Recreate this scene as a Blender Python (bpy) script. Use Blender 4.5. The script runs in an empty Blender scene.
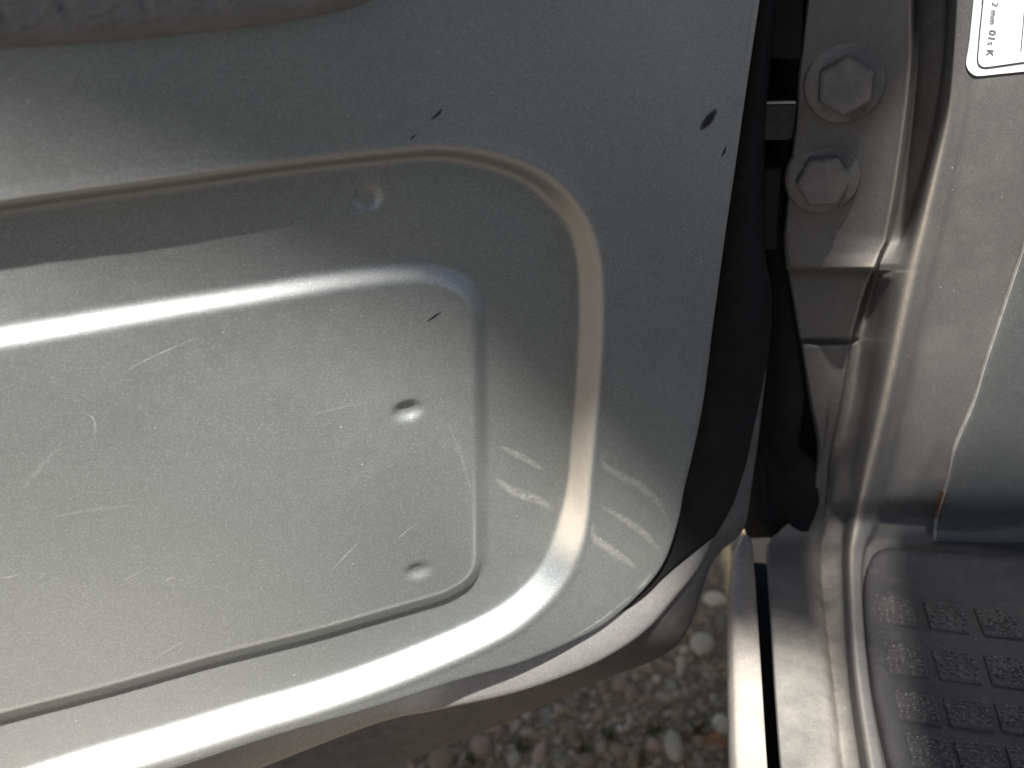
import bpy, bmesh, math, random
import numpy as np
from math import radians, sin, cos, pi
from mathutils import Vector, Matrix
from mathutils.bvhtree import BVHTree
random.seed(7); RNG = np.random.default_rng(7)
SC = bpy.context.scene
COL = SC.collection

# ------------------------------------------------------------------ camera
FOC = 1000.0
AZ, PITCH = radians(-9.5), radians(27)
CAM = np.array([0.0, 0.0, 0.72])
FWD = np.array([sin(AZ) * cos(PITCH), cos(AZ) * cos(PITCH), -sin(PITCH)])
RGT = np.array([cos(AZ), -sin(AZ), 0.0])
UPV = np.cross(RGT, FWD)
cd = bpy.data.cameras.new('camera'); cam = bpy.data.objects.new('camera', cd); COL.objects.link(cam)
cd.sensor_width = 36.0; cd.lens = FOC / 1024 * 36.0
cd.clip_start = 0.01; cd.clip_end = 200
cam.matrix_world = Matrix([[RGT[i], UPV[i], -FWD[i], CAM[i]] for i in range(3)] + [[0, 0, 0, 1]])
cd.dof.use_dof = True; cd.dof.focus_distance = 0.41; cd.dof.aperture_fstop = 9
SC.camera = cam

# ------------------------------------------------------------------ light
SUN = np.array([0.0, -0.43, 0.90]); SUN /= np.linalg.norm(SUN)     # towards the sun
elev = math.asin(SUN[2]); azim = math.atan2(SUN[0], SUN[1])
w = bpy.data.worlds.new('World'); SC.world = w; w.use_nodes = True
nt = w.node_tree
sky = nt.nodes.new('ShaderNodeTexSky'); sky.sky_type = 'NISHITA'; sky.sun_disc = False
sky.air_density = 0.65; sky.dust_density = 1.8; sky.ozone_density = 0.6; sky.sun_elevation = elev; sky.sun_rotation = azim
bg = nt.nodes['Background']; bg.inputs[1].default_value = 0.05
nt.links.new(sky.outputs[0], bg.inputs[0])
sl = bpy.data.lights.new('sun', 'SUN'); sl.energy = 5.0; sl.angle = radians(1.9); sl.color = (1.0, 0.975, 0.945)
so = bpy.data.objects.new('sun', sl); COL.objects.link(so)
so.rotation_euler = Vector(SUN).to_track_quat('Z', 'Y').to_euler()
vs = SC.view_settings
vs.view_transform = 'Standard'; vs.look = 'None'; vs.gamma = 1; vs.exposure = 1.7; vs.use_curve_mapping = False

# ------------------------------------------------------------------ helpers
def ray(x, y): return FWD + RGT * (x - 512) / FOC + UPV * (384 - y) / FOC
TH = radians(61.3)                                                  # the door stands open by this much
TT = np.array([sin(TH), cos(TH), 0]); NN = np.array([cos(TH), -sin(TH), 0]); ZZ = np.array([0, 0, 1.0])
D0 = CAM + FWD * 0.40
def door_uv(x, y, wv=0.0):
    r = ray(x, y); s = np.dot(D0 + NN * wv - CAM, NN) / np.dot(r, NN); P = CAM + r * s - D0
    return np.array([P @ TT, P @ ZZ])
def door_pt(u, v, wv): return D0 + TT * u + ZZ * v + NN * wv
def on_y(x, y, Y):
    r = ray(x, y); return CAM + r * ((Y - CAM[1]) / r[1])
def on_z(x, y, Z):
    r = ray(x, y); return CAM + r * ((Z - CAM[2]) / r[2])

def link(name, me, mat=None, parent=None):
    o = bpy.data.objects.new(name, me); COL.objects.link(o)
    if mat is not None and len(me.materials) == 0: me.materials.append(mat)
    if parent is not None: o.parent = parent
    return o
def mesh(name, verts, faces, mat=None, parent=None, smooth=True):
    me = bpy.data.meshes.new(name)
    me.from_pydata([tuple(map(float, v)) for v in verts], [], [tuple(int(i) for i in f) for f in faces])
    me.update()
    if smooth: me.shade_smooth()
    return link(name, me, mat, parent)
def empty(name, loc, label, cat, group=None):
    o = bpy.data.objects.new(name, None); COL.objects.link(o); o.location = loc
    o.empty_display_size = 0.05
    tag(o, label, cat, group); bpy.context.view_layer.update(); return o
def tag(o, label=None, cat=None, group=None, kind=None):
    for k, v in (('label', label), ('category', cat), ('group', group), ('kind', kind)):
        if v: o[k] = v
    return o
def par(o, p):
    o.parent = p; o.matrix_parent_inverse = p.matrix_world.inverted(); return o
def from_bm(name, bm, mat, parent=None, smooth=False):
    me = bpy.data.meshes.new(name); bm.to_mesh(me); bm.free()
    if smooth: me.shade_smooth()
    return link(name, me, mat, parent)

def crom(P, n, closed=False):
    """Catmull-Rom through the points, resampled to n points evenly by length"""
    P = np.asarray(P, float)
    Q = np.vstack([2 * P[0] - P[1], P, 2 * P[-1] - P[-2]])
    out = []
    for i in range(1, len(Q) - 2):
        for t in np.linspace(0, 1, 24, endpoint=False):
            a, b, c, d = Q[i - 1], Q[i], Q[i + 1], Q[i + 2]
            out.append(0.5 * (2 * b + (c - a) * t + (2 * a - 5 * b + 4 * c - d) * t * t + (3 * b - a - 3 * c + d) * t ** 3))
    out.append(Q[-2]); out = np.array(out)
    L = np.r_[0, np.cumsum(np.linalg.norm(np.diff(out, axis=0), axis=1))]
    s = np.linspace(0, L[-1], n)
    return np.stack([np.interp(s, L, out[:, k]) for k in range(out.shape[1])], 1)
def cinterp(xs, ys, x):
    """smooth 1-D Catmull-Rom on uneven knots (monotone cubic)"""
    xs = np.asarray(xs, float); ys = np.asarray(ys, float)
    h = np.diff(xs); d = np.diff(ys) / h
    m = np.r_[d[0], np.where(d[:-1] * d[1:] > 0, 2 * d[:-1] * d[1:] / (d[:-1] + d[1:] + 1e-30), 0), d[-1]]
    i = np.clip(np.searchsorted(xs, x) - 1, 0, len(h) - 1)
    t = (x - xs[i]) / h[i]
    return (ys[i] * (2 * t**3 - 3 * t**2 + 1) + h[i] * m[i] * (t**3 - 2 * t**2 + t) + ys[i + 1] * (-2 * t**3 + 3 * t**2) + h[i] * m[i + 1] * (t**3 - t**2))
def sdist(poly, P):
    """signed distance to a closed polygon, negative inside, and the gradient"""
    best = np.full(len(P), 1e9); near = np.zeros_like(P); ins = np.zeros(len(P), bool)
    A = poly; B = np.roll(poly, -1, 0)
    for a, b in zip(A, B):
        ab = b - a; L = ab @ ab
        if L < 1e-16: continue
        t = np.clip(((P - a) @ ab) / L, 0, 1); q = a + t[:, None] * ab
        d = ((P - q) ** 2).sum(1); k = d < best
        best[k] = d[k]; near[k] = q[k]
        if a[1] != b[1]:
            c = ((a[1] > P[:, 1]) != (b[1] > P[:, 1])) & (P[:, 0] < (b[0] - a[0]) * (P[:, 1] - a[1]) / (b[1] - a[1]) + a[0])
            ins ^= c
    return np.where(ins, -1, 1) * np.sqrt(best), near
def sst(x):
    x = np.clip(x, 0, 1); return x * x * (3 - 2 * x)
def grid_faces(r, c):
    i = np.arange(r - 1)[:, None] * c + np.arange(c - 1)[None, :]
    return np.stack([i, i + 1, i + c + 1, i + c], -1).reshape(-1, 4)
def loft(name, curves, mat, parent, flip=False):
    """skin a list of equally sampled curves"""
    G = np.array(curves); r, c = G.shape[:2]
    F = grid_faces(r, c)
    if flip: F = F[:, ::-1]
    return mesh(name, G.reshape(-1, 3), F, mat, parent)

# ------------------------------------------------------------------ materials
class N:
    def __init__(s, name):
        s.m = bpy.data.materials.new(name); s.m.use_nodes = True; s.t = s.m.node_tree
        s.b = s.t.nodes['Principled BSDF']
    def n(s, typ, **kw):
        x = s.t.nodes.new(typ)
        for k, v in kw.items():
            if k.startswith('i_'):
                key = k[2:]; key = int(key) if key.isdigit() else key.replace('_', ' ')
                x.inputs[key].default_value = v
            else: setattr(x, k, v)
        return x
    def l(s, a, b): s.t.links.new(a, b)
    def co(s): 
        if not hasattr(s, '_c'): s._c = s.n('ShaderNodeTexCoord')
        return s._c.outputs['Object']
    def noise(s, scale, detail=4, rough=0.6, vec=None):
        x = s.n('ShaderNodeTexNoise'); x.inputs['Scale'].default_value = scale
        x.inputs['Detail'].default_value = detail; x.inputs['Roughness'].default_value = rough
        s.l(vec if vec is not None else s.co(), x.inputs['Vector']); return x.outputs['Fac']
    def ramp(s, fac, stops):
        x = s.n('ShaderNodeValToRGB'); e = x.color_ramp.elements
        while len(e) < len(stops): e.new(0.5)
        for el, (p, c) in zip(e, stops):
            el.position = p; el.color = c if len(c) == 4 else (*c, 1)
        s.l(fac, x.inputs[0]); return x.outputs[0]
    def mix(s, fac, a, b):
        x = s.n('ShaderNodeMix', data_type='RGBA')
        for v, k in ((fac, 0), (a, 6), (b, 7)):
            if hasattr(v, 'links'): s.l(v, x.inputs[k])
            elif k == 0: x.inputs[0].default_value = v
            else: x.inputs[k].default_value = (*v, 1) if len(v) == 3 else v
        return x.outputs[2]
    def math(s, op, a, b=0.0, clamp=False):
        x = s.n('ShaderNodeMath', operation=op, use_clamp=clamp)
        for v, k in ((a, 0), (b, 1)):
            if hasattr(v, 'links'): s.l(v, x.inputs[k])
            else: x.inputs[k].default_value = v
        return x.outputs[0]
    def bump(s, h, strength, dist, prev=None):
        x = s.n('ShaderNodeBump'); x.inputs['Strength'].default_value = strength; x.inputs['Distance'].default_value = dist
        s.l(h, x.inputs['Height'])
        if prev is not None: s.l(prev, x.inputs['Normal'])
        return x.outputs[0]
    def set(s, **kw):
        for k, v in kw.items():
            k = k.replace('_', ' ')
            if hasattr(v, 'links'): s.l(v, s.b.inputs[k])
            else: s.b.inputs[k].default_value = (*v, 1) if isinstance(v, tuple) and len(v) == 3 else v
        return s
W3 = [(0, (0, 0, 0)), (1, (1, 1, 1))]

def paint_material(name, base, dirt_amt, dust_attr=False, rough=0.36, metal=0.75, dirt_col=(0.40, 0.345, 0.27)):
    m = N(name)
    # metal flake: tiny cells of slightly different brightness
    v = m.n('ShaderNodeTexVoronoi'); v.inputs['Scale'].default_value = 2600; m.l(m.co(), v.inputs['Vector'])
    sep = m.n('ShaderNodeSeparateColor'); m.l(v.outputs['Color'], sep.inputs[0])
    flake = m.ramp(sep.outputs[0], [(0.0, tuple(c * 0.86 for c in base)), (0.8, base), (1.0, tuple(min(1, c * 1.35) for c in base))])
    col = flake
    # broad film of dirt, then specks of dust
    film = m.ramp(m.noise(9, 6, 0.65), [(0.35, (0, 0, 0)), (0.75, (1, 1, 1))])
    fine = m.ramp(m.noise(160, 5, 0.7), [(0.38, (0, 0, 0)), (0.72, (1, 1, 1))])
    dirt = m.math('MULTIPLY', m.math('ADD', m.math('MULTIPLY', film, 0.6), m.math('MULTIPLY', fine, 0.4)), dirt_amt)
    sp = m.n('ShaderNodeTexVoronoi'); sp.inputs['Scale'].default_value = 320; m.l(m.co(), sp.inputs['Vector'])
    ss = m.n('ShaderNodeSeparateColor'); m.l(sp.outputs['Color'], ss.inputs[0])
    dot = m.math('LESS_THAN', sp.outputs['Distance'], m.math('MULTIPLY', m.math('POWER', ss.outputs[0], 9.0), 0.13))
    dot = m.math('MULTIPLY', dot, m.ramp(m.noise(14, 3), [(0.42, (0, 0, 0)), (0.62, (1, 1, 1))]))
    if dust_attr:
        a = m.n('ShaderNodeAttribute', attribute_name='dust')
        fa = m.math('MULTIPLY', a.outputs['Fac'], m.math('ADD', 0.55, m.math('MULTIPLY', m.noise(420, 4, 0.7), 0.8)), clamp=True)
        dirt = m.math('MAXIMUM', dirt, fa)
        pa_ = m.n('ShaderNodeAttribute', attribute_name='pale')
        pale = m.math('MULTIPLY', pa_.outputs['Fac'], m.math('ADD', 0.35, m.math('MULTIPLY', m.noise(300, 5, 0.75), 1.1)), clamp=True)
    if len(dirt_col) == 2:
        dirt_col = m.ramp(m.noise(38, 7, 0.7), [(0.36, dirt_col[0]), (0.66, dirt_col[1])])
    col = m.mix(dirt, col, dirt_col)
    if dust_attr:
        col = m.mix(pale, col, (0.46, 0.40, 0.315)); dirt = m.math('MAXIMUM', dirt, pale)
    col = m.mix(m.math('MULTIPLY', dot, 0.6), col, (0.62, 0.60, 0.55))
    dd = m.math('MAXIMUM', dirt, dot)
    # faint smears in the gloss
    sm = m.noise(22, 5, 0.6)
    ro = m.math('ADD', m.math('ADD', rough - 0.06, m.math('MULTIPLY', sm, 0.12)), m.math('MULTIPLY', dd, 0.4), clamp=True)
    bp = m.bump(sep.outputs[1], 0.10, 0.0004)
    bp = m.bump(m.noise(70, 3, 0.5), 0.10, 0.001, bp)
    m.set(Base_Color=col, Roughness=ro, Metallic=m.math('MULTIPLY', m.math('SUBTRACT', 1.0, dd, clamp=True), metal), Normal=bp)
    m.set(Coat_Weight=0.25, Coat_Roughness=0.26)
    return m.m

M = {}
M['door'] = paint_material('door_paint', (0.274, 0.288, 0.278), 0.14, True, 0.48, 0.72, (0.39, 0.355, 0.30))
M['hem'] = paint_material('hem_paint', (0.365, 0.355, 0.34), 0.14, False, 0.40)
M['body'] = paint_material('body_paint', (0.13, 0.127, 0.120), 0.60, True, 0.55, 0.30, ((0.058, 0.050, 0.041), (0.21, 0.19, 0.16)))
M['kick'] = paint_material('kick_paint', (0.235, 0.245, 0.24), 0.14, False, 0.40)
M['rocker'] = paint_material('rocker_dirt', (0.36, 0.33, 0.29), 0.95, False, 0.5, 0.3, ((0.10, 0.09, 0.075), (0.31, 0.275, 0.23)))

def plain(name, col, rough=0.6, nscale=60, var=0.35, bump=0.2, bd=0.002, metal=0.0):
    m = N(name); f = m.noise(nscale, 6, 0.65)
    c = m.ramp(f, [(0.25, tuple(x * (1 - var) for x in col)), (0.75, tuple(x * (1 + var) for x in col))])
    m.set(Base_Color=c, Roughness=rough, Metallic=metal, Normal=m.bump(f, bump, bd)); return m.m
M['black'] = plain('black_rubber', (0.009, 0.009, 0.0088), 0.75, 90, 0.5, 0.25, 0.001)
M['liner'] = plain('black_liner', (0.006, 0.006, 0.006), 0.65, 60, 0.5, 0.2, 0.001)
for k_ in ('black', 'liner'): M[k_].node_tree.nodes['Principled BSDF'].inputs['Specular IOR Level'].default_value = 0.22
M['hinge'] = plain('hinge_metal', (0.020, 0.020, 0.019), 0.45, 200, 0.5, 0.2, 0.0006, 0.3)
M['bolt'] = plain('bolt_paint', (0.125, 0.118, 0.106), 0.5, 150, 0.35, 0.25, 0.0008, 0.2)
M['sticker'] = plain('white_sticker', (0.72, 0.71, 0.68), 0.5, 25, 0.07, 0.02, 0.0004)
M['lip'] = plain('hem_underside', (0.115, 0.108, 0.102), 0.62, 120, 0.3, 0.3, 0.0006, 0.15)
M['grit'] = plain('soil_grit', (0.24, 0.18, 0.10), 0.9, 60, 0.55, 0.4, 0.002)
M['nub'] = plain('worn_rubber', (0.095, 0.088, 0.083), 0.6, 500, 0.6, 0.3, 0.0005)
for k_ in ('body', 'rocker'): M[k_].node_tree.nodes['Principled BSDF'].inputs['Coat Weight'].default_value = 0.05
M['ink'] = plain('grey_ink', (0.02, 0.02, 0.023), 0.6, 300, 0.3, 0, 0.0004)
M['inkpale'] = plain('pale_ink', (0.11, 0.11, 0.12), 0.6, 900, 0.5, 0, 0.0004)
M['seam'] = plain('pale_sealer', (0.40, 0.38, 0.34), 0.7, 200, 0.3, 0.2, 0.0006)
M['rust'] = plain('rust', (0.16, 0.08, 0.04), 0.8, 400, 0.5, 0.4, 0.0006)
def vinyl():
    m = N('grained_vinyl')
    mp = m.n('ShaderNodeMapping'); mp.inputs['Rotation'].default_value = (0, 0, -radians(28.7)); mp.inputs['Scale'].default_value = (0.5, 1, 1.25); m.l(m.co(), mp.inputs[0])
    n1 = m.noise(260, 3, 0.55, mp.outputs[0]); n2 = m.noise(620, 3, 0.6, mp.outputs[0]); n3 = m.noise(90, 3, 0.5, mp.outputs[0])
    cell = m.math('ADD', m.math('MULTIPLY', m.ramp(n1, [(0.32, (0, 0, 0)), (0.62, (1, 1, 1))]), 0.6), m.math('ADD', m.math('MULTIPLY', n2, 0.35), m.math('MULTIPLY', n3, 0.5)))
    a = m.n('ShaderNodeAttribute', attribute_name='grain')
    h = m.math('MULTIPLY', cell, a.outputs['Fac'])
    c = m.ramp(m.noise(60, 5), [(0.3, (0.15, 0.146, 0.144)), (0.7, (0.20, 0.194, 0.19))])
    bp = m.bump(h, 0.9, 0.0012); bp = m.bump(m.noise(900, 3), 0.25, 0.0004, bp)
    m.set(Base_Color=c, Roughness=0.8, Specular_IOR_Level=0.25, Normal=bp); return m.m
M['vinyl'] = vinyl()
def matmat(name, col, nub):
    m = N(name)
    f = m.noise(30, 6, 0.7); g = m.noise(900, 3, 0.7)
    c = m.ramp(f, [(0.3, tuple(x * 0.7 for x in col)), (0.75, tuple(x * 1.25 for x in col))])
    dust = m.ramp(m.noise(110, 6, 0.75), [(0.50, (0, 0, 0)), (0.80, (1, 1, 1))])
    c = m.mix(m.math('MULTIPLY', dust, 0.45), c, (0.14, 0.125, 0.118))
    sp = m.ramp(m.noise(650, 2, 0.5), [(0.70, (0, 0, 0)), (0.76, (1, 1, 1))])
    c = m.mix(m.math('MULTIPLY', sp, nub), c, (0.42, 0.38, 0.34))
    m.set(Base_Color=c, Roughness=0.62, Normal=m.bump(g, 0.5, 0.0008)); return m.m
M['mat'] = matmat('mat_rubber', (0.044, 0.042, 0.043), 0.35)
M['block'] = matmat('tread_rubber', (0.052, 0.049, 0.048), 1.0)
def stone(name, a, b):
    m = N(name); 
    oi = m.n('ShaderNodeObjectInfo')
    c = m.ramp(m.noise(45, 6, 0.7), [(0.3, a), (0.7, b)])
    hs = m.n('ShaderNodeHueSaturation'); m.l(c, hs.inputs['Color'])
    m.l(m.math('ADD', 0.75, m.math('MULTIPLY', oi.outputs['Random'], 0.5)), hs.inputs['Value'])
    m.set(Base_Color=hs.outputs[0], Roughness=0.75, Normal=m.bump(m.noise(260, 5), 0.4, 0.002)); return m.m
STONE = [stone('stone_grey', (0.27, 0.21, 0.12), (0.39, 0.30, 0.175)), stone('stone_cream', (0.56, 0.44, 0.26), (0.70, 0.56, 0.35)),
         stone('stone_brown', (0.25, 0.175, 0.09), (0.38, 0.27, 0.15)), stone('stone_blue', (0.29, 0.235, 0.15), (0.42, 0.345, 0.225)),
         stone('stone_pink', (0.38, 0.24, 0.14), (0.50, 0.34, 0.21))]
def soil():
    m = N('gravel_soil')
    c = m.ramp(m.noise(40, 8, 0.75), [(0.3, (0.05, 0.041, 0.030)), (0.5, (0.085, 0.071, 0.053)), (0.72, (0.14, 0.118, 0.088))])
    m.set(Base_Color=c, Roughness=0.95, Normal=m.bump(m.noise(180, 6, 0.7), 0.8, 0.006)); return m.m
M['soil'] = soil()
M['leaf'] = plain('dry_leaf', (0.42, 0.20, 0.08), 0.7, 120, 0.35, 0.3, 0.001)
M['moss'] = plain('moss', (0.085, 0.095, 0.025), 0.9, 120, 0.5, 0.3, 0.001)
def mark(name, col, rough, lo, hi, scale, amax=1.0):
    """marks on the paint: pale scratch, painted reflection streak or dark scuff, broken up by a grain of its own"""
    m = N(name); a = m.math('MULTIPLY', m.ramp(m.noise(scale, 4, 0.7), [(lo, (0, 0, 0)), (hi, (1, 1, 1))]), amax)
    at = m.n('ShaderNodeAttribute', attribute_name='edge')
    m.set(Base_Color=col, Roughness=rough, Alpha=m.math('MULTIPLY', a, at.outputs['Fac'])); return m.m
M['scratch'] = mark('scratch_pale', (0.55, 0.54, 0.50), 0.6, 0.34, 0.64, 700, 0.40)
M['scratch_soft'] = mark('scratch_soft', (0.48, 0.48, 0.45), 0.6, 0.38, 0.80, 500, 0.28)
M['streak'] = mark('reflection_streak', (0.50, 0.49, 0.43), 0.7, 0.32, 0.68, 520, 0.48)  # reflections in the door paint, put in as pale streaks
M['scuff'] = mark('black_scuff', (0.006, 0.006, 0.006), 0.6, 0.30, 0.46, 500, 1.0)

# ================================================================== GROUND
g = mesh('gravel_ground', [(-30, -30, 0), (30, -30, 0), (30, 30, 0), (-30, 30, 0)], [(0, 1, 2, 3)], M['soil'])
tag(g, 'pebbly brown gravel ground under the open car door', 'ground', kind='structure')

bedm = N('gravel_bed'); bedm.set(Base_Color=bedm.ramp(bedm.noise(40, 8, 0.75), [(0.3, (0.17, 0.125, 0.07)), (0.5, (0.28, 0.215, 0.125)), (0.72, (0.38, 0.295, 0.18))]), Roughness=0.95, Normal=bedm.bump(bedm.noise(180, 6, 0.7), 0.8, 0.006))
bed = mesh('gravel_bed', [(-.45, .52, .0015), (.45, .52, .0015), (.45, 1.5, .0015), (-.45, 1.5, .0015)], [(0, 1, 2, 3)], bedm.m, g)
# ================================================================== CAR DOOR
car = empty('car', (0.09, 0.46, 0.0), 'silver grey car with its front door open, hinge pillar and dirty sill showing', 'car')
bpy.context.view_layer.update()
DEEP, CH = 0.0110, 0.0095          # recess: depth, width of its sloping wall
RISE, RCH = 0.0042, 0.0085         # raised panel inside the recess
def PX(pts, wv=0.0): return np.array([door_uv(x, y, wv) for x, y in pts])
# outline of the inner panel (the sheet's edge), right side down round the corner to the left
OUT = crom(PX([(775, -130), (757, 0), (746, 80), (735, 160), (723, 240), (712, 320), (702, 400), (692, 450), (682, 490), (676, 521), (662, 562), (640, 592),
               (610, 619), (580, 636), (520, 661), (459, 679), (377, 705), (240, 746), (170, 768), (0, 822), (-220, 893)]), 230)
OUTP = np.vstack([OUT, [[-0.42, OUT[-1][1] - 0.02], [-0.42, 0.30], [OUT[0][0], 0.30]]])
REC = crom(PX([(-240, 236), (0, 201), (195, 174), (300, 160), (390, 150), (437, 146), (487, 152), (534, 168), (566, 191), (588, 223), (599, 258), (602, 300), (601, 345), (597, 400), (591, 470),
               (587, 520), (579, 556), (563, 587), (536, 615), (500, 640), (431, 672), (322, 712), (240, 737), (120, 773), (0, 812), (-240, 888)]), 230)
RECP = np.vstack([REC, [[-0.41, REC[-1][1]], [-0.41, REC[0][1]]]])
RAI = crom(PX([(-240, 360), (0, 322), (200, 290), (330, 269), (400, 261), (436, 262), (466, 274), (483, 297), (488, 330), (490, 450), (490, 535), (488, 560), (477, 580), (456, 595), (431, 605), (349, 628), (240, 657), (137, 686), (0, 723), (-240, 788)], -DEEP), 230)
RAIP = np.vstack([RAI, [[-0.40, RAI[-1][1]], [-0.40, RAI[0][1]]]])
DENTS = [(408, 411, 0.0052, 0.0036, 0.0020), (418, 571, 0.0048, 0.0034, 0.0013)]
DENTS = [(door_uv(x, y, -DEEP + RISE), a, b, d) for x, y, a, b, d in DENTS]
RING = door_uv(368, 198, -DEEP)
def chw(P):
    up = sst((P[:, 1] + 0.02) / 0.08); rt = sst((P[:, 0] - 0.005) / 0.025) * sst((P[:, 1] + 0.10) / 0.05)
    return np.minimum(0.0095 - 0.0024 * up, 0.0095 - 0.0046 * rt)
def height(P):
    P = np.atleast_2d(P)
    sr, _ = sdist(RECP, P); sb, _ = sdist(RAIP, P)
    h = -DEEP * sst(-sr / chw(P)) + RISE * sst(-sb / RCH)
    # a low bead pressed along the rim of the recess
    h += 0.0002 * np.exp(-((sr - 0.0015) / 0.0016) ** 2)
    for c, a, b, d in DENTS:
        q = P - c; e = (q[:, 0] / a) ** 2 + (q[:, 1] / b) ** 2
        h -= d * np.exp(-e ** 1.6)
    r = np.linalg.norm(P - RING, axis=1)
    h -= 0.0013 * np.exp(-((r / 0.0046) ** 7))
    # the sheet is never quite flat
    h += 0.0006 * np.sin(P[:, 0] * 31 + 1.2) * np.sin(P[:, 1] * 27 + .4) + 0.0003 * np.sin(P[:, 0] * 73 + P[:, 1] * 41)
    return h, sr, sb
st = 0.0010
us = np.arange(-0.30, 0.112, st); vv = np.arange(-0.200, 0.21, st)
U, V = np.meshgrid(us, vv); P = np.stack([U.ravel(), V.ravel()], 1)
so_, near = sdist(OUTP, P)
k = (np.abs(so_) < st * 0.72); P[k] = near[k]; so_[k] = 0
F = grid_faces(len(vv), len(us))
F = F[(so_[F].max(1) <= 1e-9)]
used = np.unique(F); remap = -np.ones(len(P), int); remap[used] = np.arange(len(used))
P = P[used]; F = remap[F]
H, SR, SB = height(P)
V3 = D0 + P[:, :1] * TT + P[:, 1:] * ZZ + H[:, None] * NN
panel = mesh('door', V3, F, M['door']); panel['label'] = 'open grey door with pressed and scratched inner panel'
# dust that has settled along the rim and in the foot of the pressing
upv = sst((P[:, 1] + 0.10) / 0.10)
CHW = chw(P)
dust = 0.70 * np.exp(-((SR + 0.0006) / 0.0015) ** 2) * (0.15 + 0.85 * upv) + 0.65 * np.exp(-((SR + CHW * 0.97) / 0.0013) ** 2) * upv
rightw = sst((P[:, 0] - 0.012) / 0.02) * sst((P[:, 1] + 0.105) / 0.03)
dust = np.maximum(dust, 0.9 * rightw * np.exp(-((SR + CHW * 0.5) / (CHW * 0.55)) ** 4))
dust += 0.30 * np.exp(-((SB + RCH) / 0.0009) ** 2) * sst((-0.02 - P[:, 1]) / 0.06)
# thrown-up dust and painted-in pale haze on the lower rear of the panel
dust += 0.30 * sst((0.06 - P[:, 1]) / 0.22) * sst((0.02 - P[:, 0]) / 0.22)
at = panel.data.attributes.new('dust', 'FLOAT', 'POINT'); at.data.foreach_set('value', np.clip(dust, 0, 1).astype(np.float32))  # settled dust plus the painted-in pale haze
at = panel.data.attributes.new('pale', 'FLOAT', 'POINT'); at.data.foreach_set('value', np.clip(0.8 * rightw * np.exp(-((SR + CHW * 0.5) / (CHW * 0.5)) ** 4), 0, 1).astype(np.float32))
par(panel, car); door = panel; bpy.context.view_layer.update()

# rolled edge of the inner panel
def outward(C):
    d = np.gradient(C, axis=0); d /= np.linalg.norm(d, axis=1)[:, None]
    nrm = np.stack([-d[:, 1], d[:, 0]], 1)
    if nrm[len(C) // 3] @ (C[len(C) // 3] - np.array([-0.15, 0.05])) < 0: nrm = -nrm
    return nrm
NO = outward(OUT)
HO = height(OUT)[0]
def off(C, No, d, wv):
    Q = C + No * d
    wv = wv if hasattr(wv, '__len__') else np.full(len(Q), wv)
    return D0 + Q[:, :1] * TT + Q[:, 1:] * ZZ + wv[:, None] * NN
prof = [(-0.0017, 0.00005), (0, 0.00005), (0.0006, -0.0001), (0.0011, -0.0004), (0.0014, -0.0010), (0.0015, -0.0018), (0.0010, -0.0022), (-0.004, -0.0026)]
e = loft('panel_edge', [off(OUT, NO, a, HO + b) for a, b in prof], M['door'], None); par(e, door)
# black sealing strip in the step between the inner panel and the outer hem
prof = [(-0.006, -0.003), (0.0000, -0.004), (0.0012, -0.006), (0.0016, -0.009), (0.0010, -0.013), (-0.002, -0.016)]
e = loft('door_seal', [off(OUT, NO, a, HO + b) for a, b in prof], M['black'], None); par(e, door)

# hem of the outer skin, wider than the inner panel
def PXW(pts): return np.array([[*door_uv(x, y, wv), wv] for x, y, wv in pts])
CR = crom(PXW([(784, -130, -.013), (766, 0, -.013), (755, 100, -.013), (744, 220, -.013), (738, 320, -.013), (734, 400, -.013), (728, 480, -.011), (716, 530, -.008), (700, 566, -.004), (677, 596, -.001), (647, 630, .0012), (610, 656, .0014), (569, 675, .0), (512, 694, -.0042), (436, 710, -.0115),
               (377, 722, -.022), (267, 764, -.034), (150, 812, -.036), (-220, 960, -.036)]), 400)
SIL = crom(PXW([(792, -130, -.022), (774, 0, -.022), (765, 100, -.022), (762, 233, -.022), (771, 304, -.022), (763, 400, -.022), (752, 484, -.022), (743, 530, -.021), (713, 562, -.020), (690, 625, -.019), (664, 655, -.019), (587, 686, -.024), (494, 727, -.036), (400, 764, -.043), (280, 815, -.046), (150, 870, -.047), (-220, 1030, -.047)]), 400)
def lerp(A, B, t): return A + (B - A) * t
OUTr = crom(OUT, 400)
# foot of the step under the panel edge
GAP = np.column_stack([OUTr, CR[:, 2] - np.interp(np.arange(400), [0, 140, 170, 225, 260, 400], [.0092, .0092, .0060, .0060, .0085, .0092])])
def c3(Q, dw=0.0): return D0 + Q[:, :1] * TT + Q[:, 1:2] * ZZ + (Q[:, 2:3] + dw) * NN
rows = [c3(lerp(GAP, CR, -0.35), -.002), c3(lerp(GAP, CR, 0.05), -.0002), c3(lerp(GAP, CR, 0.3), .0006), c3(lerp(GAP, CR, 0.6), .0011), c3(lerp(GAP, CR, 0.85), .0008), c3(lerp(GAP, CR, 0.95), .0003), c3(CR, -.0004),
        c3(lerp(CR, SIL, 0.06), -.0012), c3(lerp(CR, SIL, 0.5)), c3(lerp(CR, SIL, 0.92), .0004), c3(SIL), c3(lerp(CR, SIL, 1.02), -.002), c3(lerp(CR, SIL, 0.98), -.005), c3(lerp(CR, SIL, 0.6), -.018)]
e = loft('hem_flange', rows[:8], M['hem'], None); par(e, door)
e = loft('hem_lip', rows[7:], M['lip'], None); par(e, door)
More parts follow.
